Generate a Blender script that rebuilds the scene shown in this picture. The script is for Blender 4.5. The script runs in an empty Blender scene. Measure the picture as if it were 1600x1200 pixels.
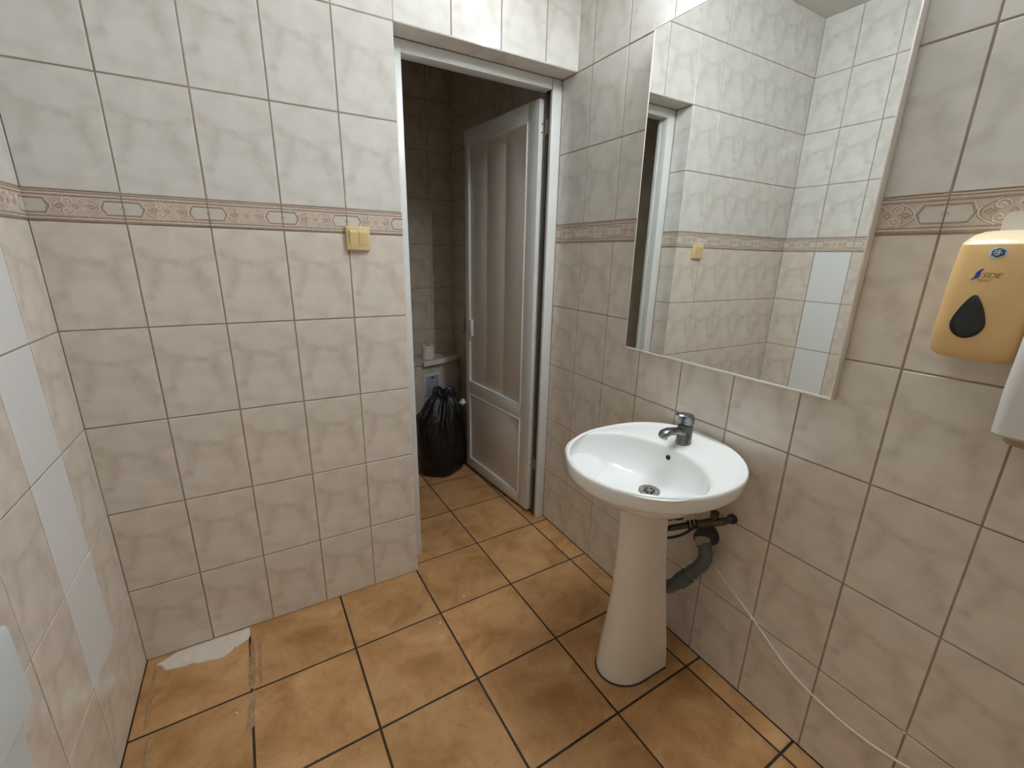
import bpy, bmesh, math, random
from mathutils import Vector, Matrix
random.seed(7)
scene = bpy.context.scene
COL = scene.collection

# ------------------------------------------------------------------ camera, world, exposure
cam_data = bpy.data.cameras.new('camera')
cam_data.sensor_fit = 'HORIZONTAL'
cam_data.sensor_width = 36.0
cam_data.lens = 686.64 / 1600.0 * 36.0
cam_data.clip_start = 0.02
cam = bpy.data.objects.new('camera', cam_data)
COL.objects.link(cam)
cam.location = (-1.288, -1.7228, 1.4341)
cam.rotation_euler = (1.2878, -0.0210, -0.5202)
scene.camera = cam
world = bpy.data.worlds.new('world')
scene.world = world
world.use_nodes = True
world.node_tree.nodes['Background'].inputs[0].default_value = (0.9, 0.95, 1.0, 1)
world.node_tree.nodes['Background'].inputs[1].default_value = 0.0
vs = scene.view_settings
vs.view_transform = 'Standard'
vs.look = 'None'
vs.gamma = 1.0
vs.use_curve_mapping = False
vs.exposure = 0.0
LAMP = 246.0            # tube radiance
scene.cycles.max_bounces = 9
scene.cycles.diffuse_bounces = 6
scene.cycles.glossy_bounces = 5
scene.cycles.sample_clamp_indirect = 10.0

# ------------------------------------------------------------------ dimensions (m)
W = 1.7885             # room width
TW, TH, BH = 0.2032, 0.30, 0.0804
YF = -2.63             # wall behind the camera
YT = 1.40              # far wall of the toilet cubicle
XT = -1.05             # its left wall
ZC = 5 * TH + BH + 4 * TH
DX = -0.778            # left side of the doorway
DZ = 5 * TH + BH + 2 * TH
REV = 0.105            # depth of the reveal
JO = 0.0042            # joint width

# ------------------------------------------------------------------ helpers
def s2l(c):
    return tuple((x / 12.92 if x <= 0.04045 else ((x + 0.055) / 1.055) ** 2.4) for x in [v / 255.0 for v in c]) + (1.0,)

def tag(o, label=None, cat=None, group=None, kind=None):
    if label: o['label'] = label
    if cat: o['category'] = cat
    if group: o['group'] = group
    if kind: o['kind'] = kind
    return o

def link(o, parent=None):
    COL.objects.link(o)
    if parent is not None: o.parent = parent
    return o

def empty(name, loc=(0, 0, 0), rz=0.0):
    o = bpy.data.objects.new(name, None)
    o.empty_display_size = 0.05
    o.location = loc
    o.rotation_euler = (0, 0, rz)
    return link(o)

def me_from(name, verts, faces, mats, smooth=False, idx=None):
    m = bpy.data.meshes.new(name)
    m.from_pydata([tuple(v) for v in verts], [], faces)
    for a in (mats if isinstance(mats, (list, tuple)) else [mats]): m.materials.append(a)
    if idx:
        for p, i in zip(m.polygons, idx): p.material_index = i
    if smooth:
        for p in m.polygons: p.use_smooth = True
    m.update()
    return m

def mobj(name, mesh, parent=None, loc=(0, 0, 0), rot=(0, 0, 0)):
    o = bpy.data.objects.new(name, mesh)
    o.location = loc
    o.rotation_euler = rot
    return link(o, parent)

def bm_obj(name, bm, mat, parent=None, smooth=False, loc=(0, 0, 0), rot=(0, 0, 0), angle=None):
    bmesh.ops.recalc_face_normals(bm, faces=bm.faces)
    m = bpy.data.meshes.new(name)
    bm.to_mesh(m); bm.free()
    for a in (mat if isinstance(mat, (list, tuple)) else [mat]): m.materials.append(a)
    if smooth or angle is not None:
        for p in m.polygons: p.use_smooth = True
    if angle is not None:
        m.set_sharp_from_angle(angle=math.radians(angle))
    return mobj(name, m, parent, loc, rot)

def bm_box(bm, lo, hi, bev=0.0, seg=2):
    r = bmesh.ops.create_cube(bm, size=1.0)
    vs_ = r['verts']
    for v in vs_:
        v.co = Vector([lo[i] + (v.co[i] + 0.5) * (hi[i] - lo[i]) for i in range(3)])
    if bev > 0:
        es = list({e for v in vs_ for e in v.link_edges})
        bmesh.ops.bevel(bm, geom=es, offset=bev, segments=seg, affect='EDGES', profile=0.5)

def box(name, lo, hi, mat, parent=None, bev=0.0, seg=2):
    bm = bmesh.new()
    bm_box(bm, lo, hi, bev, seg)
    return bm_obj(name, bm, mat, parent, angle=40 if bev else None)

def tube_geo(path, r, n=10, cap=True):
    path = [Vector(p) for p in path]
    rr = r if isinstance(r, (list, tuple)) else [r] * len(path)
    V, F = [], []
    t = (path[1] - path[0]).normalized()
    up = Vector((0, 0, 1)) if abs(t.z) < 0.9 else Vector((1, 0, 0))
    nrm = (up - t * up.dot(t)).normalized()
    for i, p in enumerate(path):
        a = path[max(i - 1, 0)]; b = path[min(i + 1, len(path) - 1)]
        t = (b - a).normalized()
        nrm = (nrm - t * nrm.dot(t)).normalized()
        bn = t.cross(nrm)
        for k in range(n):
            an = 2 * math.pi * k / n
            V.append(p + (nrm * math.cos(an) + bn * math.sin(an)) * rr[i])
    for i in range(len(path) - 1):
        for k in range(n):
            k2 = (k + 1) % n
            F.append((i * n + k, i * n + k2, (i + 1) * n + k2, (i + 1) * n + k))
    if cap:
        F.append(tuple(range(n - 1, -1, -1)))
        F.append(tuple((len(path) - 1) * n + k for k in range(n)))
    return V, F

def bm_add(bm, V, F):
    vv = [bm.verts.new(v) for v in V]
    for f in F: bm.faces.new([vv[i] for i in f])

def tube(name, path, r, mat, parent=None, n=10):
    bm = bmesh.new()
    bm_add(bm, *tube_geo(path, r, n))
    return bm_obj(name, bm, mat, parent, angle=50)

def catmull(pts, n=8):
    P = [Vector(p) for p in pts]
    P = [2 * P[0] - P[1]] + P + [2 * P[-1] - P[-2]]
    out = []
    for i in range(1, len(P) - 2):
        for k in range(n):
            t = k / n
            a, b, c, d = P[i - 1], P[i], P[i + 1], P[i + 2]
            out.append(0.5 * ((2 * b) + (c - a) * t + (2 * a - 5 * b + 4 * c - d) * t * t + (3 * b - a - 3 * c + d) * t ** 3))
    out.append(P[-2])
    return out

def loft_geo(rings, cap0=True, cap1=True):
    V, F = [], []
    n = len(rings[0])
    for r in rings: V += [Vector(p) for p in r]
    for i in range(len(rings) - 1):
        for k in range(n):
            k2 = (k + 1) % n
            F.append((i * n + k, i * n + k2, (i + 1) * n + k2, (i + 1) * n + k))
    if cap0: F.append(tuple(range(n - 1, -1, -1)))
    if cap1: F.append(tuple((len(rings) - 1) * n + k for k in range(n)))
    return V, F

def loft(name, rings, mat, parent=None, cap0=True, cap1=True, angle=50):
    bm = bmesh.new()
    bm_add(bm, *loft_geo(rings, cap0, cap1))
    return bm_obj(name, bm, mat, parent, angle=angle)

def circle(c, r, n, axis='z'):
    out = []
    for k in range(n):
        a = 2 * math.pi * k / n
        u, v = r * math.cos(a), r * math.sin(a)
        if axis == 'z': out.append((c[0] + u, c[1] + v, c[2]))
        elif axis == 'x': out.append((c[0], c[1] + u, c[2] + v))
        else: out.append((c[0] + u, c[1], c[2] + v))
    return out

# ------------------------------------------------------------------ materials
class NT:
    def __init__(s, name):
        s.m = bpy.data.materials.new(name); s.m.use_nodes = True
        s.t = s.m.node_tree
        s.b = s.t.nodes['Principled BSDF']
    def n(s, typ, **kw):
        x = s.t.nodes.new(typ)
        for k, v in kw.items(): setattr(x, k, v)
        return x
    def l(s, a, b): s.t.links.new(a, b)
    def coords(s, mult=11.3, variants=5):
        tc = s.n('ShaderNodeTexCoord'); oi = s.n('ShaderNodeObjectInfo')
        a = s.n('ShaderNodeMath', operation='MULTIPLY'); a.inputs[1].default_value = variants
        b = s.n('ShaderNodeMath', operation='FLOOR')
        c = s.n('ShaderNodeMath', operation='MULTIPLY'); c.inputs[1].default_value = mult
        d = s.n('ShaderNodeVectorMath', operation='ADD')
        s.l(oi.outputs['Random'], a.inputs[0]); s.l(a.outputs[0], b.inputs[0]); s.l(b.outputs[0], c.inputs[0])
        s.l(tc.outputs['Object'], d.inputs[0]); s.l(c.outputs[0], d.inputs[1])
        return d.outputs[0], oi.outputs['Random']
    def noise(s, vec, scale, detail=3, rough=0.5, dist=0.0):
        x = s.n('ShaderNodeTexNoise')
        x.inputs['Scale'].default_value = scale; x.inputs['Detail'].default_value = detail
        x.inputs['Roughness'].default_value = rough; x.inputs['Distortion'].default_value = dist
        if vec is not None: s.l(vec, x.inputs['Vector'])
        return x.outputs['Fac']
    def ramp(s, fac, stops):
        x = s.n('ShaderNodeValToRGB')
        e = x.color_ramp.elements
        while len(e) < len(stops): e.new(0.5)
        for el, (p, c) in zip(e, stops):
            el.position = p; el.color = c
        s.l(fac, x.inputs[0])
        return x.outputs[0]
    def mix(s, fac, a, b, mode='MIX'):
        x = s.n('ShaderNodeMix', data_type='RGBA', blend_type=mode)
        for sock, v in ((x.inputs[0], fac), (x.inputs[6], a), (x.inputs[7], b)):
            if hasattr(v, 'is_linked'): s.l(v, sock)
            else: sock.default_value = v
        return x.outputs[2]
    def bump(s, h, strength, dist=0.001):
        x = s.n('ShaderNodeBump'); x.inputs['Strength'].default_value = strength
        x.inputs['Distance'].default_value = dist
        s.l(h, x.inputs['Height']); s.l(x.outputs[0], s.b.inputs['Normal'])
    def set(s, color=None, rough=0.5, metal=0.0, spec=0.5, coat=0.0):
        if color is not None:
            if hasattr(color, 'is_linked'): s.l(color, s.b.inputs['Base Color'])
            else: s.b.inputs['Base Color'].default_value = color
        s.b.inputs['Roughness'].default_value = rough
        s.b.inputs['Metallic'].default_value = metal
        s.b.inputs['Specular IOR Level'].default_value = spec
        s.b.inputs['Coat Weight'].default_value = coat
        s.b.inputs['Coat Roughness'].default_value = 0.05
        return s.m

def plain(name, rgb, rough=0.5, metal=0.0, spec=0.5, coat=0.0, vary=0.06, scale=30.0):
    t = NT(name)
    tc = t.n('ShaderNodeTexCoord')
    f = t.noise(tc.outputs['Object'], scale, 3)
    base = s2l(rgb)
    dark = tuple(x * (1 - vary) for x in base[:3]) + (1,)
    lite = tuple(min(1, x * (1 + vary)) for x in base[:3]) + (1,)
    return t.set(t.ramp(f, [(0.3, dark), (0.7, lite)]), rough, metal, spec, coat)

def marble_tile(name, light, mid, vein):
    """one printed marbling, the same on every tile: pale clouds crossed by soft grey veins"""
    t = NT(name)
    tc = t.n('ShaderNodeTexCoord'); oi = t.n('ShaderNodeObjectInfo')
    P0 = tc.outputs['Object']
    vary = t.n('ShaderNodeVectorMath', operation='SCALE'); vary.inputs[0].default_value = (0.03, 0.0, 0.02); t.l(oi.outputs['Random'], vary.inputs['Scale'])
    pv = t.n('ShaderNodeVectorMath', operation='ADD'); t.l(P0, pv.inputs[0]); t.l(vary.outputs[0], pv.inputs[1])
    wn = t.n('ShaderNodeTexNoise'); wn.inputs['Scale'].default_value = 22.0; wn.inputs['Detail'].default_value = 3.0
    t.l(pv.outputs[0], wn.inputs['Vector'])
    w1 = t.n('ShaderNodeVectorMath', operation='SUBTRACT'); t.l(wn.outputs['Color'], w1.inputs[0]); w1.inputs[1].default_value = (0.5, 0.5, 0.5)
    w2 = t.n('ShaderNodeVectorMath', operation='MULTIPLY'); t.l(w1.outputs[0], w2.inputs[0]); w2.inputs[1].default_value = (0.055, 0.0, 0.055)
    pp = t.n('ShaderNodeVectorMath', operation='ADD'); t.l(P0, pp.inputs[0]); t.l(w2.outputs[0], pp.inputs[1])
    p = pp.outputs[0]
    cloud = t.noise(pv.outputs[0], 9.0, 3, 0.5, 0.4)
    col = t.ramp(cloud, [(0.36, s2l(mid)), (0.60, s2l(light))])
    total = None
    for ax, az, bx, bz, wid, st in ((-0.085, 0.075, -0.020, 0.045, 0.017, 0.8), (-0.020, 0.045, 0.030, 0.040, 0.016, 1.0), (0.030, 0.040, 0.095, 0.060, 0.018, 0.7),
                                    (-0.045, 0.045, -0.080, -0.060, 0.022, 0.75), (0.055, 0.020, 0.075, -0.080, 0.026, 0.75), (-0.09, -0.10, -0.02, -0.125, 0.022, 0.45), (0.02, 0.125, 0.085, 0.09, 0.02, 0.4)):
        pa = t.n('ShaderNodeVectorMath', operation='SUBTRACT'); t.l(p, pa.inputs[0]); pa.inputs[1].default_value = (ax, 0, az)
        ba = Vector((bx - ax, 0, bz - az))
        dt = t.n('ShaderNodeVectorMath', operation='DOT_PRODUCT'); t.l(pa.outputs[0], dt.inputs[0]); dt.inputs[1].default_value = ba / ba.length_squared
        hh = t.n('ShaderNodeClamp'); t.l(dt.outputs['Value'], hh.inputs[0])
        sc = t.n('ShaderNodeVectorMath', operation='SCALE'); sc.inputs[0].default_value = ba; t.l(hh.outputs[0], sc.inputs['Scale'])
        df = t.n('ShaderNodeVectorMath', operation='DISTANCE'); t.l(pa.outputs[0], df.inputs[0]); t.l(sc.outputs[0], df.inputs[1])
        mr = t.n('ShaderNodeMapRange', interpolation_type='SMOOTHSTEP'); mr.inputs['From Min'].default_value = 0.0; mr.inputs['From Max'].default_value = wid * 1.3
        mr.inputs['To Min'].default_value = st; mr.inputs['To Max'].default_value = 0.0
        t.l(df.outputs['Value'], mr.inputs['Value'])
        if total is None: total = mr.outputs[0]
        else:
            mx = t.n('ShaderNodeMath', operation='MAXIMUM'); t.l(total, mx.inputs[0]); t.l(mr.outputs[0], mx.inputs[1]); total = mx.outputs[0]
    grain = t.ramp(t.noise(pv.outputs[0], 30.0, 3), [(0.35, (0.35, 0.35, 0.35, 1)), (0.65, (1, 1, 1, 1))])
    fac = t.mix(1.0, total, grain, 'MULTIPLY')
    f2 = t.n('ShaderNodeMath', operation='MULTIPLY'); f2.inputs[1].default_value = 0.88; t.l(fac, f2.inputs[0])
    col = t.mix(f2.outputs[0], col, s2l(vein))
    t.bump(t.noise(pv.outputs[0], 12.0, 2), 0.06, 0.002)
    return t.set(col, 0.085, 0, 0.5)

M = {}
M['tile_hi'] = marble_tile('wall_tile_pale', (223, 222, 218), (213, 211, 204), (196, 192, 183))
M['tile_lo'] = marble_tile('wall_tile_beige', (228, 221, 211), (218, 209, 197), (197, 187, 174))
M['tile_white'] = plain('wall_tile_white', (232, 236, 238), 0.12, vary=0.01)
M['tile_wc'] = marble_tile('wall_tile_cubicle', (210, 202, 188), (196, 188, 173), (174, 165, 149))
M['grout'] = plain('wall_grout', (158, 143, 127), 0.85, vary=0.15, scale=25)
M['border'] = plain('border_ground', (209, 196, 182), 0.32, vary=0.05, scale=60)
M['border_lite'] = plain('border_cartouche', (212, 207, 198), 0.25, vary=0.03)
M['border_line'] = plain('border_relief', (168, 149, 134), 0.35, vary=0.10, scale=70)
M['border_hi'] = plain('border_scroll', (228, 218, 207), 0.3, vary=0.05, scale=70)
M['ceiling'] = plain('ceiling_paint', (216, 212, 205), 0.9, vary=0.02, scale=4)
M['plaster'] = plain('plaster', (226, 220, 208), 0.9, vary=0.06)

def floor_mat():
    t = NT('floor_tile')
    v, rnd = t.coords(7.7, 23)
    a = t.noise(v, 6.0, 5, 0.6, 0.5)
    col = t.ramp(a, [(0.28, s2l((156, 113, 68))), (0.52, s2l((190, 147, 99))), (0.75, s2l((206, 166, 120)))])
    b = t.noise(v, 22.0, 4, 0.65, 0.8)
    m = t.ramp(b, [(0.56, (0, 0, 0, 1)), (0.74, (1, 1, 1, 1))])
    f = t.n('ShaderNodeMath', operation='MULTIPLY'); f.inputs[1].default_value = 0.5; t.l(m, f.inputs[0])
    col = t.mix(f.outputs[0], col, s2l((146, 103, 62)))
    hv = t.n('ShaderNodeHueSaturation')
    vv = t.n('ShaderNodeMapRange'); vv.inputs['To Min'].default_value = 0.9; vv.inputs['To Max'].default_value = 1.08
    t.l(rnd, vv.inputs['Value']); t.l(vv.outputs[0], hv.inputs['Value']); t.l(col, hv.inputs['Color'])
    t.bump(t.noise(v, 30.0, 4), 0.25, 0.002)
    return t.set(hv.outputs[0], 0.42, 0, 0.4)
M['floor'] = floor_mat()
M['floor_grout'] = plain('floor_grout', (58, 48, 38), 0.9, vary=0.3, scale=18)
M['residue'] = plain('mortar_residue', (168, 138, 104), 0.9, vary=0.25, scale=40)
M['ceramic'] = plain('white_ceramic', (247, 250, 249), 0.08, coat=0.3, vary=0.008, scale=6)
M['ceramic_ped'] = plain('cream_ceramic', (236, 230, 220), 0.16, vary=0.02, scale=5)
M['chrome'] = plain('worn_chrome', (138, 140, 142), 0.30, metal=1.0, vary=0.35, scale=60)
M['steel'] = plain('drain_steel', (170, 168, 160), 0.25, metal=1.0, vary=0.2)
M['black'] = plain('black_void', (12, 12, 12), 0.6)
M['rubber'] = plain('black_rubber', (24, 23, 22), 0.5)
M['pvc'] = plain('white_pvc', (226, 228, 226), 0.28, vary=0.015, scale=8)
M['pvc_panel'] = plain('white_pvc_panel', (220, 214, 206), 0.34, vary=0.02, scale=8)
M['cream_plastic'] = plain('cream_plastic', (224, 201, 150), 0.35, vary=0.02)
M['soap_yellow'] = plain('honey_plastic', (226, 190, 132), 0.3, vary=0.03, scale=9)
M['soap_lit'] = plain('honey_plastic_lit', (236, 216, 178), 0.3, vary=0.02)  # honey plastic of the lid, with the light from above painted in as a paler tone
M['smoke'] = plain('dark_green_window', (20, 30, 24), 0.12, vary=0.1)
M['smoke2'] = plain('dark_green_recess', (10, 17, 13), 0.2, vary=0.1)
M['white_plastic'] = plain('white_plastic', (218, 218, 214), 0.35, vary=0.015)
M['blue_white_plastic'] = plain('bluish_white_plastic', (206, 214, 216), 0.35, vary=0.015)
M['beige_plastic'] = plain('beige_plastic', (178, 160, 132), 0.5, vary=0.04)
M['blue_print'] = plain('blue_print', (30, 62, 150), 0.4)
M['dark_print'] = plain('grey_print', (88, 76, 62), 0.5)
M['faint_print'] = plain('mauve_print', (150, 112, 84), 0.5)
M['sticker'] = plain('sticker_white', (196, 206, 208), 0.4)
M['sticker_teal'] = plain('sticker_teal', (52, 92, 108), 0.4)
M['pipe_grey'] = plain('grey_pipe', (92, 96, 96), 0.5, vary=0.12)
M['pipe_dark'] = plain('dark_pipe', (52, 52, 52), 0.5, vary=0.12)
M['brass'] = plain('tarnished_brass', (92, 84, 66), 0.4, metal=0.8, vary=0.2)
M['cable'] = plain('white_cable', (216, 206, 192), 0.5)
M['hatch'] = plain('blue_grey_plastic', (158, 164, 172), 0.4)
M['paper'] = plain('paper', (226, 220, 210), 0.9)
M['lock_grey'] = plain('lock_grey', (120, 116, 106), 0.5)
M['hinge'] = plain('hinge_metal', (150, 134, 126), 0.4, metal=0.3)
M['mirror_edge'] = plain('mirror_edge', (238, 235, 228), 0.3, vary=0.02)

def mirror_mat():
    t = NT('mirror_silver')
    return t.set((0.90, 0.925, 0.905, 1), 0.0, 1.0)
M['mirror'] = mirror_mat()

def bag_mat():
    t = NT('black_bin_bag')
    tc = t.n('ShaderNodeTexCoord')
    t.bump(t.noise(tc.outputs['Object'], 28.0, 4, 0.6, 1.5), 0.6, 0.01)
    return t.set(s2l((16, 15, 17)), 0.32, 0, 0.5)
M['bag'] = bag_mat()

def lamp_mat():
    t = NT('fluorescent_tube')
    t.b.inputs['Emission Color'].default_value = (0.94, 1.0, 1.06, 1)
    t.b.inputs['Emission Strength'].default_value = LAMP
    return t.set((0.9, 0.9, 0.9, 1), 0.4)
M['lamp'] = lamp_mat()

# ------------------------------------------------------------------ the room shell
def wall_box(name, lo, hi, label, mat='grout', parent=None):
    o = box(name, lo, hi, M[mat], parent)
    if parent is None: tag(o, label, 'wall', kind='structure')
    return o

G = 0.0018   # joints lie this far behind the tile faces
floor = box('floor', (-W - 0.12, YF - 0.12, -0.12), (0.12, YT + 0.12, -0.0022), M['floor_grout'])
tag(floor, 'brown square terracotta-look floor tiles with dark joints', 'floor', kind='structure')
ceiling = box('ceiling', (-W - 0.12, YF - 0.12, ZC), (0.12, YT + 0.12, ZC + 0.1), M['ceiling'])
tag(ceiling, 'plain off-white painted ceiling above the tiled walls', 'ceiling', kind='structure')
wall_right = wall_box('wall_right', (G, YF - 0.12, 0), (0.12, YT + 0.12, ZC), 'tiled wall behind the sink and the mirror with ornamental border')
wall_left = wall_box('wall_left', (-W - 0.12, YF, 0), (-W - G, 0.0, ZC), 'tiled wall at the left edge with one column of plain white tiles')
wall_front = wall_box('wall_front', (-W - 0.12, YF - 0.12, 0), (G, YF - G, ZC), 'tiled wall behind the camera')

def prism_wall(name, poly, y0, y1, mat):
    n = len(poly)
    V = [(x, y0, z) for x, z in poly] + [(x, y1, z) for x, z in poly]
    F = [tuple(range(n)), tuple(range(2 * n - 1, n - 1, -1))]
    for k in range(n):
        k2 = (k + 1) % n
        F.append((k, k + n, k2 + n, k2))
    bm = bmesh.new(); bm_add(bm, V, F)
    return bm_obj(name, bm, mat)
wall_back = prism_wall('wall_back', [(-W - 0.12, 0), (DX - G, 0), (DX - G, DZ + G), (G, DZ + G), (G, ZC), (-W - 0.12, ZC)], G, 0.165, M['grout'])
tag(wall_back, 'tiled wall pierced by the open doorway with ornamental border', 'wall', kind='structure')
wall_cubicle_back = wall_box('wall_cubicle_back', (XT - 0.12, YT + G, 0), (G, YT + 0.12, ZC), 'dim tiled far wall inside the toilet cubicle beyond the door')
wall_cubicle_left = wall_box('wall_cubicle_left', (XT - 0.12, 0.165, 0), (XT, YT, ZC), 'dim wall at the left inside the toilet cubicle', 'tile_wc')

# --- tile meshes: face in the local XZ plane, looking along local -Y, origin at tile centre
_tile_cache = {}
def tile_mesh(w, h, mat):
    key = (round(w, 4), round(h, 4), mat)
    if key in _tile_cache: return _tile_cache[key]
    b = 0.0012; d = 0.005
    def ring(ww, hh, y): return [(-ww / 2, y, -hh / 2), (ww / 2, y, -hh / 2), (ww / 2, y, hh / 2), (-ww / 2, y, hh / 2)]
    V = ring(w - 2 * b, h - 2 * b, 0.0) + ring(w, h, b) + ring(w, h, d)
    F = [(0, 1, 2, 3)]
    for o in (0, 4):
        for k in range(4):
            k2 = (k + 1) % 4
            F.append((o + k, o + 4 + k, o + 4 + k2, o + k2))
    m = me_from('tile', V, F, M[mat])
    _tile_cache[key] = m
    return m

# --- ornamental border tile: half cartouches at both ends, a scroll medallion in the middle
def border_geo(w, h):
    V, F, I = [], [], []
    def add(vf, mi):
        o = len(V); V.extend(vf[0])
        for f in vf[1]: F.append(tuple(i + o for i in f)); I.append(mi)
    W2, H2 = w / 2, h / 2
    d = 0.005
    base = [(-W2, 0, -H2), (W2, 0, -H2), (W2, 0, H2), (-W2, 0, H2), (-W2, d, -H2), (W2, d, -H2), (W2, d, H2), (-W2, d, H2)]
    add((base, [(0, 1, 2, 3), (0, 4, 5, 1), (1, 5, 6, 2), (2, 6, 7, 3), (3, 7, 4, 0)]), 0)
    def rib(p, r, mi, closed=False):           # flat-backed half-round rib along a polyline in XZ
        pts = [Vector((a, 0, b)) for a, b in p]
        n = len(pts); VV, FF = [], []
        for i, q in enumerate(pts):
            if closed: a, b = pts[i - 1], pts[(i + 1) % n]
            else: a, b = pts[max(i - 1, 0)], pts[min(i + 1, n - 1)]
            t = (b - a).normalized(); s = Vector((-t.z, 0, t.x))
            VV += [q + s * r + Vector((0, 0.0003, 0)), q + s * r * 0.5 + Vector((0, -r * 0.55, 0)), q - s * r * 0.5 + Vector((0, -r * 0.55, 0)), q - s * r + Vector((0, 0.0003, 0))]
        m = n if closed else n - 1
        for i in range(m):
            j = (i + 1) % n
            for k in range(3): FF.append((i * 4 + k, i * 4 + k + 1, j * 4 + k + 1, j * 4 + k))
        add((VV, FF), mi)
    e = W2
    for z, r, mi in ((H2 - 0.0030, 0.0026, 2), (H2 - 0.0075, 0.0018, 3), (H2 - 0.0118, 0.0022, 2), (-H2 + 0.0030, 0.0026, 2), (-H2 + 0.0075, 0.0018, 3), (-H2 + 0.0118, 0.0022, 2)):
        rib([(-e, z), (e, z)], r, mi)
    for s in (-1, 1):
        k = H2 - 0.0205
        o = [(s * e, k), (s * (e - 0.037), k), (s * (e - 0.046), 0.0), (s * (e - 0.037), -k), (s * e, -k)]
        rib(o, 0.0024, 2)
        rib([(s * e, k + .0042), (s * (e - 0.039), k + .0042), (s * (e - 0.051), 0.0), (s * (e - 0.039), -k - .0042), (s * e, -k - .0042)], 0.0014, 3)
        q = k - 0.0028
        pl = [(s * e, -0.0004, q), (s * (e - 0.0355), -0.0004, q), (s * (e - 0.043), -0.0004, 0), (s * (e - 0.0355), -0.0004, -q), (s * e, -0.0004, -q)]
        add((pl, [(0, 1, 2, 3, 4) if s < 0 else (4, 3, 2, 1, 0)]), 1)
        rib([(s * e, 0.004), (s * (e - 0.006), 0.0), (s * e, -0.004)], 0.0012, 2)
        # pointed arch closing the medallion
        arch = [(s * (0.0500 - 0.030 * (abs(t) ** 2.2)), t * 0.0255) for t in [i / 6 - 1 for i in range(13)]]
        rib(arch, 0.0020, 3)
        rib([(a - s * 0.0034, b) for a, b in arch], 0.0013, 2)
        rib([(a + s * 0.0034, b) for a, b in arch], 0.0011, 2)
        # acanthus leaf
        rib([(s * 0.042, 0), (s * 0.035, 0.0050), (s * 0.024, 0.0012), (s * 0.035, -0.0050)], 0.0020, 2, True)
        for u in (-1, 1):
            sp = []
            for i in range(15):
                a = i / 14 * math.pi * 2.6
                rr = 0.0115 * (1 - i / 14 * 0.8)
                sp.append((s * (0.0185 - rr * math.cos(a) * 1.15), u * (0.0118 + rr * math.sin(a) * 0.95)))
            rib(sp, 0.0019, 3)
            rib([(a + s * .0021, b - u * .001) for a, b in sp[:12]], 0.0013, 2)
    rib([(0, 0.006), (0.006, 0), (0, -0.006), (-0.006, 0)], 0.0016, 2, True)
    return V, F, I
_border_cache = {}
def border_mesh(x0, x1):
    """the piece of a whole border tile between local x0 and x1, centred on itself"""
    key = (round(x0, 3), round(x1, 3))
    if key in _border_cache: return _border_cache[key]
    w, h = TW - JO * 0.6, BH - JO * 0.6
    V, F, I = border_geo(w, h)
    m = me_from('border_tile', V, F, [M['border'], M['border_lite'], M['border_line'], M['border_hi']], idx=I)
    if x0 > -w / 2 + 1e-4 or x1 < w / 2 - 1e-4:
        bm = bmesh.new(); bm.from_mesh(m)
        for x, s in ((x0, -1), (x1, 1)):
            if abs(x) < w / 2 - 1e-4:
                bmesh.ops.bisect_plane(bm, geom=bm.verts[:] + bm.edges[:] + bm.faces[:], plane_co=(x, 0, 0), plane_no=(s, 0, 0), clear_outer=True)
        bm.to_mesh(m); bm.free()
    _border_cache[key] = m
    return m

def lay(parent, frame, a0, a1, lines, rows, skip=None, matfn=None):
    """frame(a) -> (x, y), rot; a runs along the wall in local +x. lines: joint positions. rows: list of (z0, z1, mat)"""
    L = [a0] + [l for l in sorted(lines) if a0 + 0.012 < l < a1 - 0.012] + [a1]
    for c in range(len(L) - 1):
        for r, (z0, z1, mat) in enumerate(rows):
            u0, u1 = L[c], L[c + 1]
            if skip:
                k = skip(u0, u1, z0, z1)
                if k is True: continue
            if mat == 'border':
                base = min(lines, key=lambda l: abs(l + TW / 2 - (u0 + u1) / 2)) + TW / 2 if lines else (u0 + u1) / 2
                w = TW - JO * 0.6
                lo, hi = max(u0 - base, -w / 2), min(u1 - base, w / 2)
                m = border_mesh(lo, hi)
                (x, y), rz = frame(base)
                mobj('border_tile', m, parent, (x, y, (z0 + z1) / 2), (0, 0, rz))
            else:
                mm = matfn(u0, u1, z0, z1, mat) if matfn else mat
                e0 = JO / 2 if c > 0 else 0.0006; e1 = JO / 2 if c < len(L) - 2 else 0.0006
                m = tile_mesh(u1 - u0 - e0 - e1, z1 - z0 - JO, mm)
                (x, y), rz = frame((u0 + e0 + u1 - e1) / 2)
                j = 0.0003
                mobj('tile', m, parent, (x + random.uniform(-j, j), y + random.uniform(-j, j) , (z0 + z1) / 2), (random.uniform(-.0012, .0012), 0, rz + random.uniform(-.0012, .0012)))

ROWS = [(i * TH, (i + 1) * TH, 'tile_lo') for i in range(5)] + [(5 * TH, 5 * TH + BH, 'border')] + \
       [(5 * TH + BH + i * TH, 5 * TH + BH + (i + 1) * TH, 'tile_hi') for i in range(4)]
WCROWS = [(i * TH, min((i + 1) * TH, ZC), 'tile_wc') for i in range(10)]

# back wall
bl = [-1.5855 + TW * k for k in range(-1, 9)]
lay(wall_back, lambda a: ((a, 0.0), 0.0), -W, DX, bl, ROWS)
lay(wall_back, lambda a: ((a, 0.0), 0.0), DX, 0.0, bl, [r for r in ROWS if r[0] >= DZ - 0.01])
# left reveal of the doorway (looks along +x), soffit tiles
lay(wall_back, lambda a: ((DX, a), math.pi / 2), 0.0, REV, [-0.02 , REV + 0.02], [r for r in ROWS if r[0] < DZ - 0.01])
mobj('soffit_tile', tile_mesh(-DX - JO, REV - JO * 0.5, 'tile_lo'), wall_back, (DX / 2, REV / 2, DZ), (math.pi / 2, 0, 0))
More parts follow.
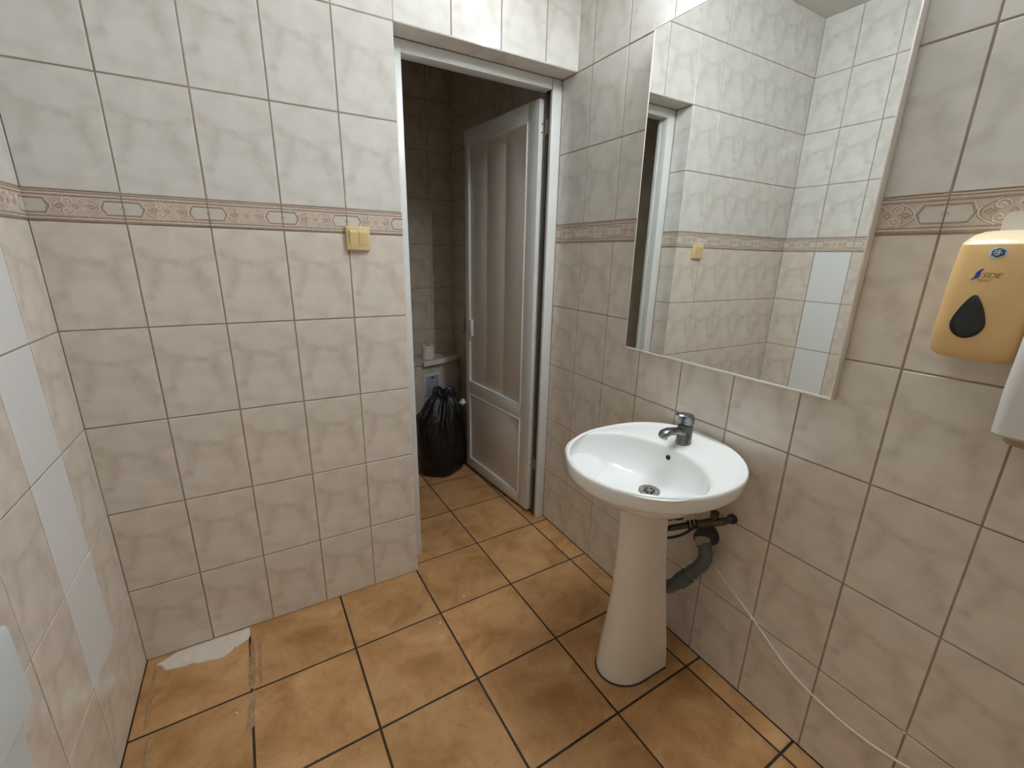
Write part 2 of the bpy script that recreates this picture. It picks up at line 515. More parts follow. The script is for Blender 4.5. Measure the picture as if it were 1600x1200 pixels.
# right wall: local +x runs along -y
rl = [0.0957 + TW * k for k in range(-8, 16)]
lay(wall_right, lambda a: ((0.0, -a), -math.pi / 2), -REV, -YF, rl, ROWS)
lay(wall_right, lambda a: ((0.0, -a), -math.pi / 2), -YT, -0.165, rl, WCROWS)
# left wall: local +x runs along +y
ll = [-0.195 - TW * k for k in range(-1, 14)]
def leftmat(u0, u1, z0, z1, mat):
    return 'tile_white' if abs((u0 + u1) / 2 + 0.297) < 0.06 and 0.29 < z0 < 1.4 else mat
lay(wall_left, lambda a: ((-W, a), math.pi / 2), YF, 0.0, ll, ROWS, matfn=leftmat)
# wall behind the camera: looks along +y
lay(wall_front, lambda a: ((-a, YF), math.pi), 0.0, W, [0.1 + TW * k for k in range(10)], ROWS)
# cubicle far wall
lay(wall_cubicle_back, lambda a: ((a, YT), 0.0), XT, 0.0, [-0.172 - TW * k for k in range(6)], WCROWS)

# --- floor tiles, cut where they meet the walls
FS, FX, FY, FA = 0.3418, -0.7774, -0.2933, 0.0233
def clip(poly, axis, val, keep_less):
    out = []
    for i in range(len(poly)):
        a, b = poly[i], poly[(i + 1) % len(poly)]
        ia = (a[axis] <= val) == keep_less; ib = (b[axis] <= val) == keep_less
        if ia: out.append(a)
        if ia != ib:
            t = (val - a[axis]) / (b[axis] - a[axis])
            out.append(tuple(a[k] + t * (b[k] - a[k]) for k in range(2)))
    return out
ca, sa = math.cos(FA), math.sin(FA)
full_floor = None
def floor_mesh(poly):
    n = len(poly); cx = sum(p[0] for p in poly) / n; cy = sum(p[1] for p in poly) / n
    def inset(p, d):
        v = Vector((cx - p[0], cy - p[1])); return (p[0] + v.x / max(v.length, 1e-6) * d, p[1] + v.y / max(v.length, 1e-6) * d)
    V = [inset(p, 0.0025) + (0.0,) for p in poly] + [p + (-0.0012,) for p in poly] + [p + (-0.006,) for p in poly]
    F = [tuple(range(n))]
    for o in (0, n):
        for k in range(n):
            k2 = (k + 1) % n
            F.append((o + k, o + n + k, o + n + k2, o + k2))
    return me_from('floor_tile', V, F, M['floor'])
for i in range(-8, 7):
    for j in range(-5, 4):
        cu, cv = (j + 0.5) * FS, (i + 0.5) * FS
        cx, cy = FX + cu * ca - cv * sa, FY + cu * sa + cv * ca
        hf = FS / 2 - 0.0037
        q = [(-hf, -hf), (hf, -hf), (hf, hf), (-hf, hf)]
        wq = [(cx + a * ca - b * sa, cy + a * sa + b * ca) for a, b in q]
        cl = wq
        for ax, val, less in ((0, -W + 0.003, False), (0, -0.003, True), (1, YF + 0.003, False), (1, YT - 0.003, True)):
            if cl: cl = clip(cl, ax, val, less)
        if len(cl) < 3: continue
        loc = [((x - cx) * ca + (y - cy) * sa, -(x - cx) * sa + (y - cy) * ca) for x, y in cl]
        area = abs(sum(loc[k][0] * loc[(k + 1) % len(loc)][1] - loc[(k + 1) % len(loc)][0] * loc[k][1] for k in range(len(loc)))) / 2
        if area < 0.0004: continue
        if len(cl) == 4 and abs(area - (2 * hf) ** 2) < 1e-6:
            if full_floor is None: full_floor = floor_mesh(q)
            m = full_floor
        else: m = floor_mesh(loc)
        mobj('floor_tile', m, floor, (cx, cy, random.uniform(-0.0006, 0)), (random.uniform(-.0012, .0012), random.uniform(-.0012, .0012), FA))

# plaster patch and mortar residue on the floor by the left corner
def slab(name, pts, z0, z1, mat, parent, jag=0.0, n_sub=6):
    P = []
    for i in range(len(pts)):
        a, b = pts[i], pts[(i + 1) % len(pts)]
        for k in range(n_sub):
            t = k / n_sub
            P.append((a[0] + (b[0] - a[0]) * t + random.uniform(-jag, jag), a[1] + (b[1] - a[1]) * t + random.uniform(-jag, jag)))
    n = len(P)
    cx = sum(p[0] for p in P) / n; cy = sum(p[1] for p in P) / n
    V = [(x, y, z0) for x, y in P]
    V += [(cx + (x - cx) * .97, cy + (y - cy) * .93, z1 + random.uniform(-.0008, .0008)) for x, y in P] + [(cx, cy, z1 + 0.001)]
    F = [(k, (k + 1) % n, n + (k + 1) % n, n + k) for k in range(n)] + [(n + k, n + (k + 1) % n, 2 * n) for k in range(n)]
    bm = bmesh.new(); bm_add(bm, V, F)
    return bm_obj(name, bm, mat, parent)
tag(slab('plaster_patch', [(-1.755, -0.035), (-1.72, -0.080), (-1.64, -0.092), (-1.55, -0.112), (-1.522, -0.092), (-1.50, -0.078), (-1.468, -0.066), (-1.464, -0.004), (-1.60, -0.003), (-1.70, -0.008)], 0.0, 0.004, M['plaster'], floor, 0.003), 'white plaster patch smeared over the tile edge')
for pts in ([(-1.462, -0.07), (-1.452, -0.07), (-1.450, -0.28), (-1.462, -0.30), (-1.474, -0.25), (-1.466, -0.15)],
            [(-1.440, -0.07), (-1.431, -0.10), (-1.428, -0.26), (-1.436, -0.30), (-1.440, -0.2)],
            [(-1.466, -0.32), (-1.452, -0.31), (-1.452, -0.44), (-1.476, -0.46), (-1.472, -0.38)],
            [(-1.735, -0.34), (-1.722, -0.33), (-1.705, -0.52), (-1.722, -0.62), (-1.745, -0.50)],
            [(-1.76, -0.05), (-1.752, -0.05), (-1.742, -0.28), (-1.75, -0.30)]):
    slab('mortar_residue', pts, -0.0005, 0.0022, M['residue'], floor, 0.003, 5)
for x, y in ((-1.503, -0.372), (-0.80, -0.345), (-0.655, -0.255)):
    slab('plaster_crumb', [(x - .004, y - .003), (x + .004, y - .004), (x + .003, y + .004), (x - .003, y + .003)], 0.0, 0.003, M['plaster'], floor, 0.0008, 2)

# ------------------------------------------------------------------ door frame and leaf
FW = 0.055
frame = empty('trim_1', (DX / 2, REV, 0))
tag(frame, 'white plastic door frame set back in the doorway', 'door frame', kind='structure')
def fbox(name, lo, hi, mat, bev=0.003):
    o = box(name, lo, hi, mat, None, bev)
    o.parent = frame; o.location = (-DX / 2, -REV, 0)
    return o
y0, y1 = REV, 0.165
fbox('jamb', (DX + 0.001, y0, 0), (DX + FW, y1, DZ - 0.001), M['pvc'])
fbox('jamb', (-0.052, y0, 0), (-0.001, y0 + 0.018, DZ - 0.001), M['pvc'])
fbox('head', (DX + FW, y0, DZ - FW * 0.8), (-FW, y1, DZ - 0.001), M['pvc'])
fbox('door_stop', (DX + FW, y1 - 0.02, 0), (DX + FW + 0.006, y1, DZ - FW), M['pvc'], 0.001)
fbox('rebate', (-0.046, y0 + 0.018, 0.004), (-0.001, y1 + 0.002, DZ - 0.03), M['rubber'], 0.001)
for yg, wg in ((y0 + 0.026, 0.0022), (y0 + 0.043, 0.0016), (y0 + 0.055, 0.0022)):
    fbox('gasket', (-0.0485, yg - wg, 0.006), (-0.046, yg + wg, DZ - 0.05), M['lock_grey'], 0.0005)
for z in (2.00, 0.32):
    fbox('hinge_plate', (-0.050, y0 + 0.030, z - 0.03), (-0.0462, y0 + 0.052, z + 0.03), M['hinge'], 0.0008)
HX, HY, LL = -0.073, 0.174, 0.70
ang = math.atan2(0.66, -0.058)           # leaf direction
door = empty('door_1', (HX, HY, 0.0), ang)
tag(door, 'white plastic panelled door standing open into the dark cubicle', 'door', kind='structure')
# leaf local frame: +x along the leaf, +y towards the doorway side (the face seen), z up
def dbox(name, lo, hi, mat, parent=door, bev=0.002):
    return box(name, lo, hi, mat, parent, bev)
TK = 0.040; Z0, Z1 = 0.02, 2.118
dbox('hinge_stile', (0.0, -TK, Z0), (0.085, 0, Z1), M['pvc'])
dbox('lock_stile', (0.655, -TK, Z0), (LL, 0, Z1), M['pvc'])
dbox('bottom_rail', (0.085, -TK, Z0), (0.655, 0, 0.085), M['pvc'])
dbox('middle_rail', (0.085, -TK, 0.555), (0.655, 0, 0.635), M['pvc'])
dbox('top_rail', (0.085, -TK, 2.04), (0.655, 0, Z1), M['pvc'])
def bead(z0, z1):
    bm = bmesh.new()
    x0, x1 = 0.085, 0.655
    for a, b in (((x0, 0), (x0 + .007, 0)), ((x1 - .007, 0), (x1, 0))):
        bm_box(bm, (a[0], -0.012, z0), (b[0], 0.0045, z1), 0.002, 2)
    for a, b in ((z0, z0 + .007), (z1 - .007, z1)):
        bm_box(bm, (x0, -0.012, a), (x1, 0.0042, b), 0.002, 2)
    return bm_obj('glazing_bead', bm, M['pvc'], door, angle=40)
bead(0.085, 0.555); bead(0.635, 2.04)
dbox('lower_panel', (0.085, -0.030, 0.085), (0.655, -0.010, 0.555), M['pvc_panel'], door, 0.0005)
npl = 3
for k in range(npl):
    a = 0.092 + (0.648 - 0.092) * k / npl; b = 0.092 + (0.648 - 0.092) * (k + 1) / npl
    dbox('plank', (a + 0.0006, -0.030, 0.64), (b - 0.0006, -0.010, 2.035), M['pvc_panel'], door, 0.0018)
lk = dbox('lock_box', (0.672, -TK - 0.028, 0.945), (LL + 0.034, -0.004, 1.045), M['lock_grey'], door, 0.004)
dbox('lock_plate', (0.598, -0.002, 0.945), (0.655, 0.022, 1.050), M['white_plastic'], door, 0.005)
hd = dbox('handle_rose', (0.664, -TK - 0.012, 0.78), (LL + 0.003, -TK, 0.865), M['rubber'], door, 0.004)
tube('handle_lever', [(0.69, -TK - 0.010, 0.825), (0.69, -TK - 0.045, 0.825), (0.70, -TK - 0.055, 0.824), (0.78, -TK - 0.058, 0.815)], 0.007, M['rubber'], door)
for z in (2.00, 0.32):
    h = dbox('hinge', (-0.0015, -0.046, z - 0.03), (0.012, -TK, z + 0.03), M['hinge'], door, 0.001)
    for dz in (-0.018, 0.018):
        bm = bmesh.new(); bm_add(bm, *loft_geo([circle((0.0, -0.018, z + dz), 0.004, 10, 'x'), circle((-0.0012, -0.018, z + dz), 0.003, 10, 'x')]))
        bm_obj('screw', bm, M['pipe_dark'], h)

# ------------------------------------------------------------------ lamp above the mirror
lamp = empty('wall_lamp', (0, -0.905, 2.50))
tag(lamp, 'fluorescent tube lamp on the wall above the mirror', 'lamp')
bm = bmesh.new(); bm_box(bm, (-0.045, -0.36, -0.018), (-0.001, 0.36, 0.028), 0.004)
bm_obj('batten', bm, M['white_plastic'], lamp, angle=40)
for s in (-1, 1):
    bm = bmesh.new(); bm_box(bm, (-0.092, s * 0.345 - 0.012, -0.022), (-0.044, s * 0.345 + 0.012, 0.024), 0.003)
    bm_obj('lamp_holder', bm, M['white_plastic'], lamp, angle=40)
tube('tube', [(-0.072, -0.332, 0), (-0.072, 0.332, 0)], 0.013, M['lamp'], lamp, 16)

# ------------------------------------------------------------------ mirror
MY0, MY1, MZ0, MZ1, MX = -1.198, -0.445, 1.092, 2.172, -0.026
mir = empty('wall_mirror', (0, (MY0 + MY1) / 2, MZ0))
tag(mir, 'tall frameless wall mirror with a pale edge above the sink', 'mirror')
def mbox(name, lo, hi, mat, bev=0.0):
    o = box(name, lo, hi, M[mat], None, bev); o.parent = mir
    o.location = (0, -(MY0 + MY1) / 2, -MZ0); return o
mbox('backing', (MX + 0.005, MY0 + 0.004, MZ0 + 0.004), (-0.0005, MY1 - 0.004, MZ1 - 0.004), 'mirror_edge')
mbox('glass', (MX, MY0 + 0.0035, MZ0 + 0.0065), (MX + 0.004, MY1 - 0.0035, MZ1 - 0.003), 'mirror')
mbox('edge_strip', (MX - 0.001, MY0, MZ0), (-0.001, MY0 + 0.004, MZ1), 'mirror_edge', 0.001)
mbox('edge_strip', (MX - 0.001, MY1 - 0.004, MZ0), (-0.001, MY1, MZ1), 'mirror_edge', 0.001)
mbox('edge_strip', (MX - 0.001, MY0 + 0.004, MZ0), (-0.001, MY1 - 0.004, MZ0 + 0.007), 'mirror_edge', 0.001)
mbox('edge_strip', (MX - 0.001, MY0 + 0.004, MZ1 - 0.0035), (-0.001, MY1 - 0.004, MZ1), 'mirror_edge', 0.001)

# ------------------------------------------------------------------ pedestal sink
SY = -0.838
sink = empty('pedestal_sink', (0, SY, 0))
tag(sink, 'white oval ceramic sink on a tall pedestal below the mirror', 'sink')
N = 72
def spow(x, p): return math.copysign(abs(x) ** p, x)
def outer(scale, z, dx=0.0, cx=-0.243):
    out = []
    for k in range(N):
        a = 2 * math.pi * k / N
        c, s = math.cos(a), math.sin(a)
        if c >= 0:    # towards the wall: flattened
            e = 2 / 2.5
            x = 0.240 * spow(c, e); y = 0.263 * spow(s, e)
        else:
            x = 0.292 * c; y = 0.263 * s
            e = 2 / 2.5
            bl_ = min(1, -c * 2.2)
            y = y * bl_ + (0.263 * spow(s, e)) * (1 - bl_)
        X = cx + x * scale + dx
        back = max(0, (X + 0.20) / 0.20)
        zz = z + 0.026 * min(1, back) ** 1.3 * (1 - 0.55 * min(1, (abs(y) / 0.27)) ** 2)
        out.append((min(X, -0.0015), y * scale, zz))
    return out
def opening(cx, rx, ry, z, zback=0.0):
    out = []
    for k in range(N):
        a = 2 * math.pi * k / N
        out.append((cx + rx * math.cos(a), ry * math.sin(a), z + zback * max(0, math.cos(a))))
    return out
ZR = 0.836
rings = [outer(0.20, ZR - 0.175, 0.0), outer(0.42, ZR - 0.16), outer(0.70, ZR - 0.105), outer(0.90, ZR - 0.066), outer(0.962, ZR - 0.055), outer(0.984, ZR - 0.044),
         outer(0.993, ZR - 0.028), outer(1.0, ZR - 0.014), outer(0.997, ZR - 0.005), outer(0.985, ZR + 0.0), outer(0.968, ZR + 0.001), outer(0.950, ZR - 0.002), outer(0.935, ZR - 0.0055)]
nb = 16
rings.append(opening(-0.334, 0.193, 0.243, ZR - 0.0045, 0.004))
rings.append(opening(-0.335, 0.188, 0.239, ZR - 0.0075, 0.003))
for i in range(1, nb + 1):
    th = i / nb * math.pi / 2
    kk = math.cos(th) ** 0.62 if i < nb else 0.0
    dp = 0.010 + 0.122 * math.sin(th) ** 1.05
    rings.append(opening(-0.335 + 0.090 * (1 - kk) ** 0.9, 0.160 * kk + 0.026, 0.211 * kk + 0.026, ZR - dp))
basin = loft('basin', rings, M['ceramic'], sink, True, False, 80)
ssub = basin.modifiers.new('smooth', 'SUBSURF'); ssub.levels = 1; ssub.render_levels = 1
ZD = ZR - 0.132
DXC = -0.245
dr = loft('drain', [circle((DXC, 0, ZD + 0.0035), 0.010, 28), circle((DXC, 0, ZD + 0.001), 0.018, 28), circle((DXC, 0, ZD + 0.001), 0.020, 28), circle((DXC, 0, ZD + 0.005), 0.027, 28), circle((DXC, 0, ZD + 0.0045), 0.034, 28), circle((DXC, 0, ZD - 0.002), 0.036, 28)][::-1], M['steel'], basin, False, True, 40)
for k in range(6):
    a = k * math.pi / 3 + 0.3
    loft('drain_hole', [circle((DXC + 0.0135 * math.cos(a), 0.0135 * math.sin(a), ZD + 0.0018), 0.0042, 12), circle((DXC + 0.0135 * math.cos(a), 0.0135 * math.sin(a), ZD + 0.0040), 0.0042, 12)], M['black'], dr)
# overflow hole in the back wall of the bowl
# (built after the tap, placed on the bowl surface by a ray cast)
# pedestal: D-shaped shell, open to the wall
prof = [(0.0, -0.378, -0.150, 0.0885), (0.010, -0.380, -0.150, 0.0900), (0.03, -0.378, -0.151, 0.0890), (0.10, -0.370, -0.154, 0.0835), (0.20, -0.357, -0.163, 0.0750), (0.32, -0.346, -0.175, 0.0665), (0.45, -0.342, -0.190, 0.0605), (0.58, -0.344, -0.203, 0.0585), (0.70, -0.353, -0.213, 0.0600)]
def dshape(z, xf, xb, hw, inset=0.0):
    pts = []
    xf += inset; hw -= inset
    xm = xf + hw * 1.25
    n = 28
    pts.append((xb, -hw * 0.99, z)); 
    for k in range(n + 1):
        a = -math.pi / 2 + math.pi * k / n
        pts.append((xm - (xm - xf) * math.cos(a), hw * math.sin(a), z))
    pts.append((xb, hw * 0.99, z))
    return pts
bm = bmesh.new()
def strip(rings, flip=False):
    vv = [[bm.verts.new(p) for p in r] for r in rings]
    for i in range(len(vv) - 1):
        for k in range(len(vv[0]) - 1):
            f = [vv[i][k], vv[i][k + 1], vv[i + 1][k + 1], vv[i + 1][k]]
            bm.faces.new(f[::-1] if flip else f)
    return vv
A_ = strip([dshape(*p) for p in prof]); B_ = strip([dshape(*p, inset=0.012) for p in prof], True)
for i in range(len(prof) - 1):
    for k in (0, -1):
        bm.faces.new([A_[i][k], A_[i + 1][k], B_[i + 1][k], B_[i][k]])
for i in (0, -1):
    for k in range(len(A_[0]) - 1):
        bm.faces.new([A_[i][k], A_[i][k + 1], B_[i][k + 1], B_[i][k]])
ped = bm_obj('pedestal', bm, M['ceramic_ped'], sink, angle=45)
# dark sealant bead round the foot
bm = bmesh.new()
r0 = dshape(0.0, -0.384, -0.150, 0.0935); r1 = dshape(0.005, -0.380, -0.150, 0.0895)
v0 = [bm.verts.new(p) for p in r0]; v1 = [bm.verts.new(p) for p in r1]
for k in range(len(r0) - 1): bm.faces.new([v0[k], v0[k + 1], v1[k + 1], v1[k]])
bm_obj('sealant', bm, M['pipe_dark'], ped)

# tap: body, spout, lever cap
TX, TY, TZ = -0.092, 0.012, ZR + 0.006
tap = loft('faucet', [circle((TX, TY, TZ - 0.004), 0.0265, 24), circle((TX, TY, TZ + 0.003), 0.0265, 24), circle((TX, TY, TZ + 0.006), 0.0245, 24), circle((TX, TY, TZ + 0.060), 0.0245, 24), circle((TX, TY, TZ + 0.064), 0.023, 24)], M['chrome'], sink, True, True, 40)
sp = []
for x, z, hw, hh in ((TX - 0.005, 0.040, 0.019, 0.020), (TX - 0.028, 0.043, 0.017, 0.016), (TX - 0.050, 0.050, 0.0155, 0.0125), (TX - 0.080, 0.054, 0.017, 0.0120), (TX - 0.102, 0.050, 0.0175, 0.0125), (TX - 0.113, 0.046, 0.013, 0.0095), (TX - 0.117, 0.044, 0.006, 0.005)):
    sp.append([(x, TY + hw * spow(math.cos(2 * math.pi * k / 20), 0.8), TZ + z + hh * spow(math.sin(2 * math.pi * k / 20), 0.8)) for k in range(20)])
loft('spout', sp, M['chrome'], tap, True, True, 60)
loft('spout_outlet', [circle((TX - 0.096, TY, TZ + 0.044), 0.010, 16), circle((TX - 0.096, TY, TZ + 0.031), 0.010, 16)], M['steel'], tap)
loft('seal_ring', [circle((TX, TY, TZ + 0.0635), 0.022, 24), circle((TX, TY, TZ + 0.069), 0.022, 24)], M['black'], tap)
lv = []
for z, rx, ry, ox in ((0.0685, 0.0235, 0.0235, 0.0), (0.071, 0.0255, 0.0255, 0.0), (0.090, 0.0255, 0.0255, 0.0), (0.0935, 0.031, 0.0250, -0.006), (0.100, 0.036, 0.0250, -0.012), (0.104, 0.033, 0.0225, -0.011), (0.106, 0.020, 0.012, -0.008)):
    lv.append([(TX + ox + rx * math.cos(2 * math.pi * k / 24), TY + ry * math.sin(2 * math.pi * k / 24), TZ + z + (-(0.004) * math.cos(2 * math.pi * k / 24) if z > 0.091 else 0)) for k in range(24)])
loft('lever', lv, M['chrome'], tap, True, True, 45)

# overflow hole: find the bowl's back wall
bpy.context.view_layer.update()
bvh_bm = bmesh.new(); bvh_bm.from_mesh(basin.data)
from mathutils.bvhtree import BVHTree
tree = BVHTree.FromBMesh(bvh_bm)
hit, nrm, _i, _d = tree.ray_cast(Vector((-0.33, 0.018, ZR - 0.040)), Vector((1, 0, 0)))
bvh_bm.free()
if hit is not None:
    if nrm.x > 0: nrm = -nrm
    q = nrm.to_track_quat('Z', 'Y').to_matrix().to_4x4()
    bm = bmesh.new(); bm_add(bm, *loft_geo([circle((0, 0, -0.003), 0.0085, 18), circle((0, 0, 0.0022), 0.0085, 18)]))
    bm.transform(Matrix.Translation(hit) @ q @ Matrix.Diagonal((1.0, 1.0, 1.0, 1.0)))
    bm_obj('overflow_hole', bm, M['black'], basin)

# ------------------------------------------------------------------ stop valve with hose, waste pipe, cable
valve = empty('stop_valve', (-0.01, -0.988, 0.612))
tag(valve, 'dark metal stop valve with hose under the sink', 'valve')
def vp(p): return (p[0] + 0.01, p[1] + 1.004, p[2] - 0.612)
loft('wall_flange', [circle(vp((-0.0005, -1.004, 0.612)), 0.017, 18, 'x'), circle(vp((-0.010, -1.004, 0.612)), 0.016, 18, 'x')], M['pipe_dark'], valve)
tube('inlet', [vp((-0.006, -1.004, 0.612)), vp((-0.045, -0.995, 0.608))], 0.011, M['pipe_dark'], valve, 12)
tube('valve_body', [vp((-0.040, -0.998, 0.610)), vp((-0.075, -0.967, 0.598)), vp((-0.10, -0.945, 0.588))], [0.013, 0.014, 0.012], M['brass'], valve, 12)
tube('valve_knob', [vp((-0.062, -0.977, 0.606)), vp((-0.062, -0.977, 0.640))], [0.011, 0.014], M['brass'], valve, 10)
for k in range(3):
    a = Vector((-0.098 - k * 0.009, -0.947 + k * 0.008, 0.588 - k * 0.004)); b = a + Vector((-0.006, 0.0055, -0.0025))
    tube('nut_ring', [vp(a), vp(b)], 0.0165, M['rubber'], valve, 12)
tube('filter_tube', [vp((-0.120, -0.927, 0.580)), vp((-0.165, -0.890, 0.560))], [0.0105, 0.0105], M['brass'], valve, 12)
tube('hose', [vp(p) for p in catmull([(-0.160, -0.895, 0.562), (-0.180, -0.878, 0.556), (-0.186, -0.880, 0.585), (-0.170, -0.895, 0.605), (-0.140, -0.912, 0.612), (-0.150, -0.88, 0.68)], 6)], 0.0085, M['rubber'], valve, 10)
tube('supply_hose', [vp(p) for p in catmull([(-0.100, -0.940, 0.575), (-0.110, -0.912, 0.535), (-0.130, -0.885, 0.510), (-0.17, -0.85, 0.495)], 6)], 0.005, M['pipe_dark'], valve, 8)

waste = empty('waste_pipe', (0, -0.915, 0.505))
tag(waste, 'grey plastic waste pipe bending from the wall into the pedestal', 'pipe')
def wp(p): return (p[0], p[1] + 0.915, p[2] - 0.505)
tube('wall_socket', [wp((-0.0005, -0.915, 0.508)), wp((-0.030, -0.918, 0.508)), wp((-0.055, -0.927, 0.516))], [0.040, 0.034, 0.030], M['pipe_dark'], waste, 18)
tube('collar', [wp((-0.050, -0.926, 0.512)), wp((-0.066, -0.942, 0.494))], [0.026, 0.0245], M['beige_plastic'], waste, 18)
path = catmull([(-0.060, -0.938, 0.505), (-0.070, -0.957, 0.478), (-0.076, -0.955, 0.440), (-0.095, -0.930, 0.390), (-0.115, -0.905, 0.345), (-0.140, -0.880, 0.315), (-0.18, -0.852, 0.308), (-0.235, -0.845, 0.33)], 5)
tube('bend', [wp(p) for p in path], [0.0225 + 0.0012 * math.sin(i * 1.9) for i in range(len(path))], M['pipe_grey'], waste, 16)
tube('coupling', [wp(path[16]), wp(path[20])], 0.0265, M['pipe_grey'], waste, 16)

cab = empty('cable', (-0.004, -1.112, 0.312))
tag(cab, 'thin white cable hanging along the tiled wall from the sink pipe', 'cable')
pth = catmull([(-0.0035, -0.935, 0.412), (-0.0035, -0.985, 0.384), (-0.0035, -1.045, 0.350), (-0.0035, -1.112, 0.312), (-0.0035, -1.204, 0.2515), (-0.0035, -1.245, 0.2295), (-0.0035, -1.290, 0.214), (-0.0035, -1.350, 0.202), (-0.0035, -1.41, 0.197), (-0.0035, -1.49, 0.203), (-0.0035, -1.60, 0.235), (-0.0035, -1.75, 0.31), (-0.0035, -1.95, 0.46)], 7)
tube('cable_run', [(p.x + 0.004, p.y + 1.112, p.z - 0.312) for p in pth], 0.0034, M['cable'], cab, 8)
tube('cable_clip', [(0.0035, 0.004, 0.003), (-0.004, 0.0, -0.001), (0.0035, -0.005, -0.003)], 0.0045, M['paper'], cab, 8)
slab_dot = box('grout_speck', (-0.002, -1.519, 0.297), (0.001, -1.513, 0.303), M['plaster'], wall_right, 0.001)

# ------------------------------------------------------------------ light switch
sw = empty('light_switch', (-0.943, 0, 1.483))
tag(sw, 'cream plastic double rocker light switch under the border beside the door', 'light switch')
bm = bmesh.new(); bm_box(bm, (-0.041, -0.014, -0.041), (0.041, -0.0005, 0.041), 0.004, 3)
bm_obj('switch_frame', bm, M['cream_plastic'], sw, angle=40)
for a, b in ((-0.029, -0.0006), (0.0006, 0.029)):
    pr = [(-0.0135, -0.027), (-0.0155, -0.020), (-0.0215, 0.020), (-0.0195, 0.027), (-0.0135, 0.028)]
    V = [(a, y, z) for y, z in pr] + [(b, y, z) for y, z in pr]
    n = len(pr)
    F = [tuple(range(n)), tuple(range(2 * n - 1, n - 1, -1))] + [(k, k + n, (k + 1) % n + n, (k + 1) % n) for k in range(n)]
    bm = bmesh.new(); bm_add(bm, V, F)
    bm_obj('rocker', bm, M['cream_plastic'], sw)

# ------------------------------------------------------------------ soap dispenser
soap = empty('soap_dispenser', (0, -1.437, 1.255))
tag(soap, 'honey yellow wall soap dispenser with a dark teardrop window', 'soap dispenser')
def rrect(hw, d0, d1, z, r, n=6):
    """cross-section: back on the wall at x=-d0, rounded front corners at x=-d1; y in +-hw"""
    P = [(-d0, hw, z)]
    for k in range(n + 1):
        a = math.pi / 2 * k / n
        P.append((-(d1 - r + r * math.sin(a)), hw - r + r * math.cos(a), z))
    P += [(-(d1 + 0.006), 0.0, z)]
    for k in range(n + 1):
        a = math.pi / 2 * (1 - k / n)
        P.append((-(d1 - r + r * math.sin(a)), -(hw - r + r * math.cos(a)), z))
    P.append((-d0, -hw, z))
    return P
SD = 0.098
body = [rrect(0.030, .012, .060, 0.000, .02), rrect(0.054, .004, .084, 0.002, .026), rrect(0.062, .002, .094, 0.010, .028), rrect(0.065, .001, .098, 0.025, .028), rrect(0.066, .001, .099, 0.060, .028),
        rrect(0.0655, .001, .096, 0.140, .028), rrect(0.064, .001, .090, 0.205, .027), rrect(0.063, .001, .087, 0.219, .027)]
bo = loft('body', body, M['soap_yellow'], soap, True, True, 50)
top = [rrect(0.063, .001, .087, 0.219, .027), rrect(0.0615, .001, .083, 0.225, .027), rrect(0.055, .001, .060, 0.238, .024), rrect(0.045, .001, .030, 0.2455, .012), rrect(0.035, .001, .012, 0.247, .005)]
loft('lid', top, M['soap_lit'], soap, True, True, 60)
bm = bmesh.new()
tabp = [(0.030, 0.24)] + [(0.030 - 0.014 + 0.014 * math.cos(a), 0.268 + 0.014 * math.sin(a)) for a in [math.pi / 2 * k / 6 for k in range(7)]] + [(-0.030 + 0.014 - 0.014 * math.sin(a), 0.268 + 0.014 * math.cos(a)) for a in [math.pi / 2 * k / 6 for k in range(7)]] + [(-0.030, 0.24)]
bm_add(bm, *loft_geo([[(-0.0005, y, z) for y, z in tabp], [(-0.006, y, z) for y, z in tabp]]))
tb = bm_obj('bracket', bm, M['white_plastic'], soap)
loft('screw_hole', [circle((-0.005, -0.004, 0.272), 0.003, 10, 'x'), circle((-0.0064, -0.004, 0.272), 0.003, 10, 'x')], M['pipe_dark'], tb)
sbm = bmesh.new(); sbm.from_mesh(bo.data); stree = BVHTree.FromBMesh(sbm); sbm.free()
def skin(y, z, off=0.0004):
    h, n_, i_, d_ = stree.ray_cast(Vector((-0.3, y, z)), Vector((1, 0, 0)))
    return (h.x if h else -0.09) - off
def decal(name, outline, mat, parent, off, thick=None, rel=0.0):
    """thin plate following the dispenser's front; outline in (y, z)"""
    cy = sum(p[0] for p in outline) / len(outline); cz = sum(p[1] for p in outline) / len(outline)
    n = len(outline); V, F = [], []
    ks = (1.0, 0.9, 0.6, 0.3)
    V += [(skin(y, z, -0.001), y, z) for y, z in outline]
    for k in ks:
        V += [(skin(cy + (y - cy) * k, cz + (z - cz) * k, off + (rel if k < 0.95 else 0)), cy + (y - cy) * k, cz + (z - cz) * k) for y, z in outline]
    V.append((skin(cy, cz, off + rel), cy, cz))
    for i in range(len(ks)):
        for k in range(n):
            k2 = (k + 1) % n
            F.append((i * n + k, i * n + k2, (i + 1) * n + k2, (i + 1) * n + k))
    for k in range(n): F.append((len(ks) * n + k, len(ks) * n + (k + 1) % n, len(V) - 1))
    bm = bmesh.new(); bm_add(bm, V, F)
    return bm_obj(name, bm, mat, parent, angle=60)
def drop(cy, cz, hw, hb, ht, n=36):
    out = []
    for k in range(n):
        a = 2 * math.pi * k / n
        y, z = math.cos(a), math.sin(a)
        wd = hw * (1 - 0.42 * max(0, z) ** 1.2)
        out.append((cy + wd * y, cz + (ht * z if z > 0 else hb * z)))
    return out
# teardrop sight window
wn = decal('sight_window', drop(0.012, 0.073, 0.0255, 0.028, 0.054), M['smoke'], bo, 0.0015, rel=0.001)
decal('window_recess', drop(0.010, 0.084, 0.0140, 0.020, 0.036), M['smoke2'], wn, 0.0032)
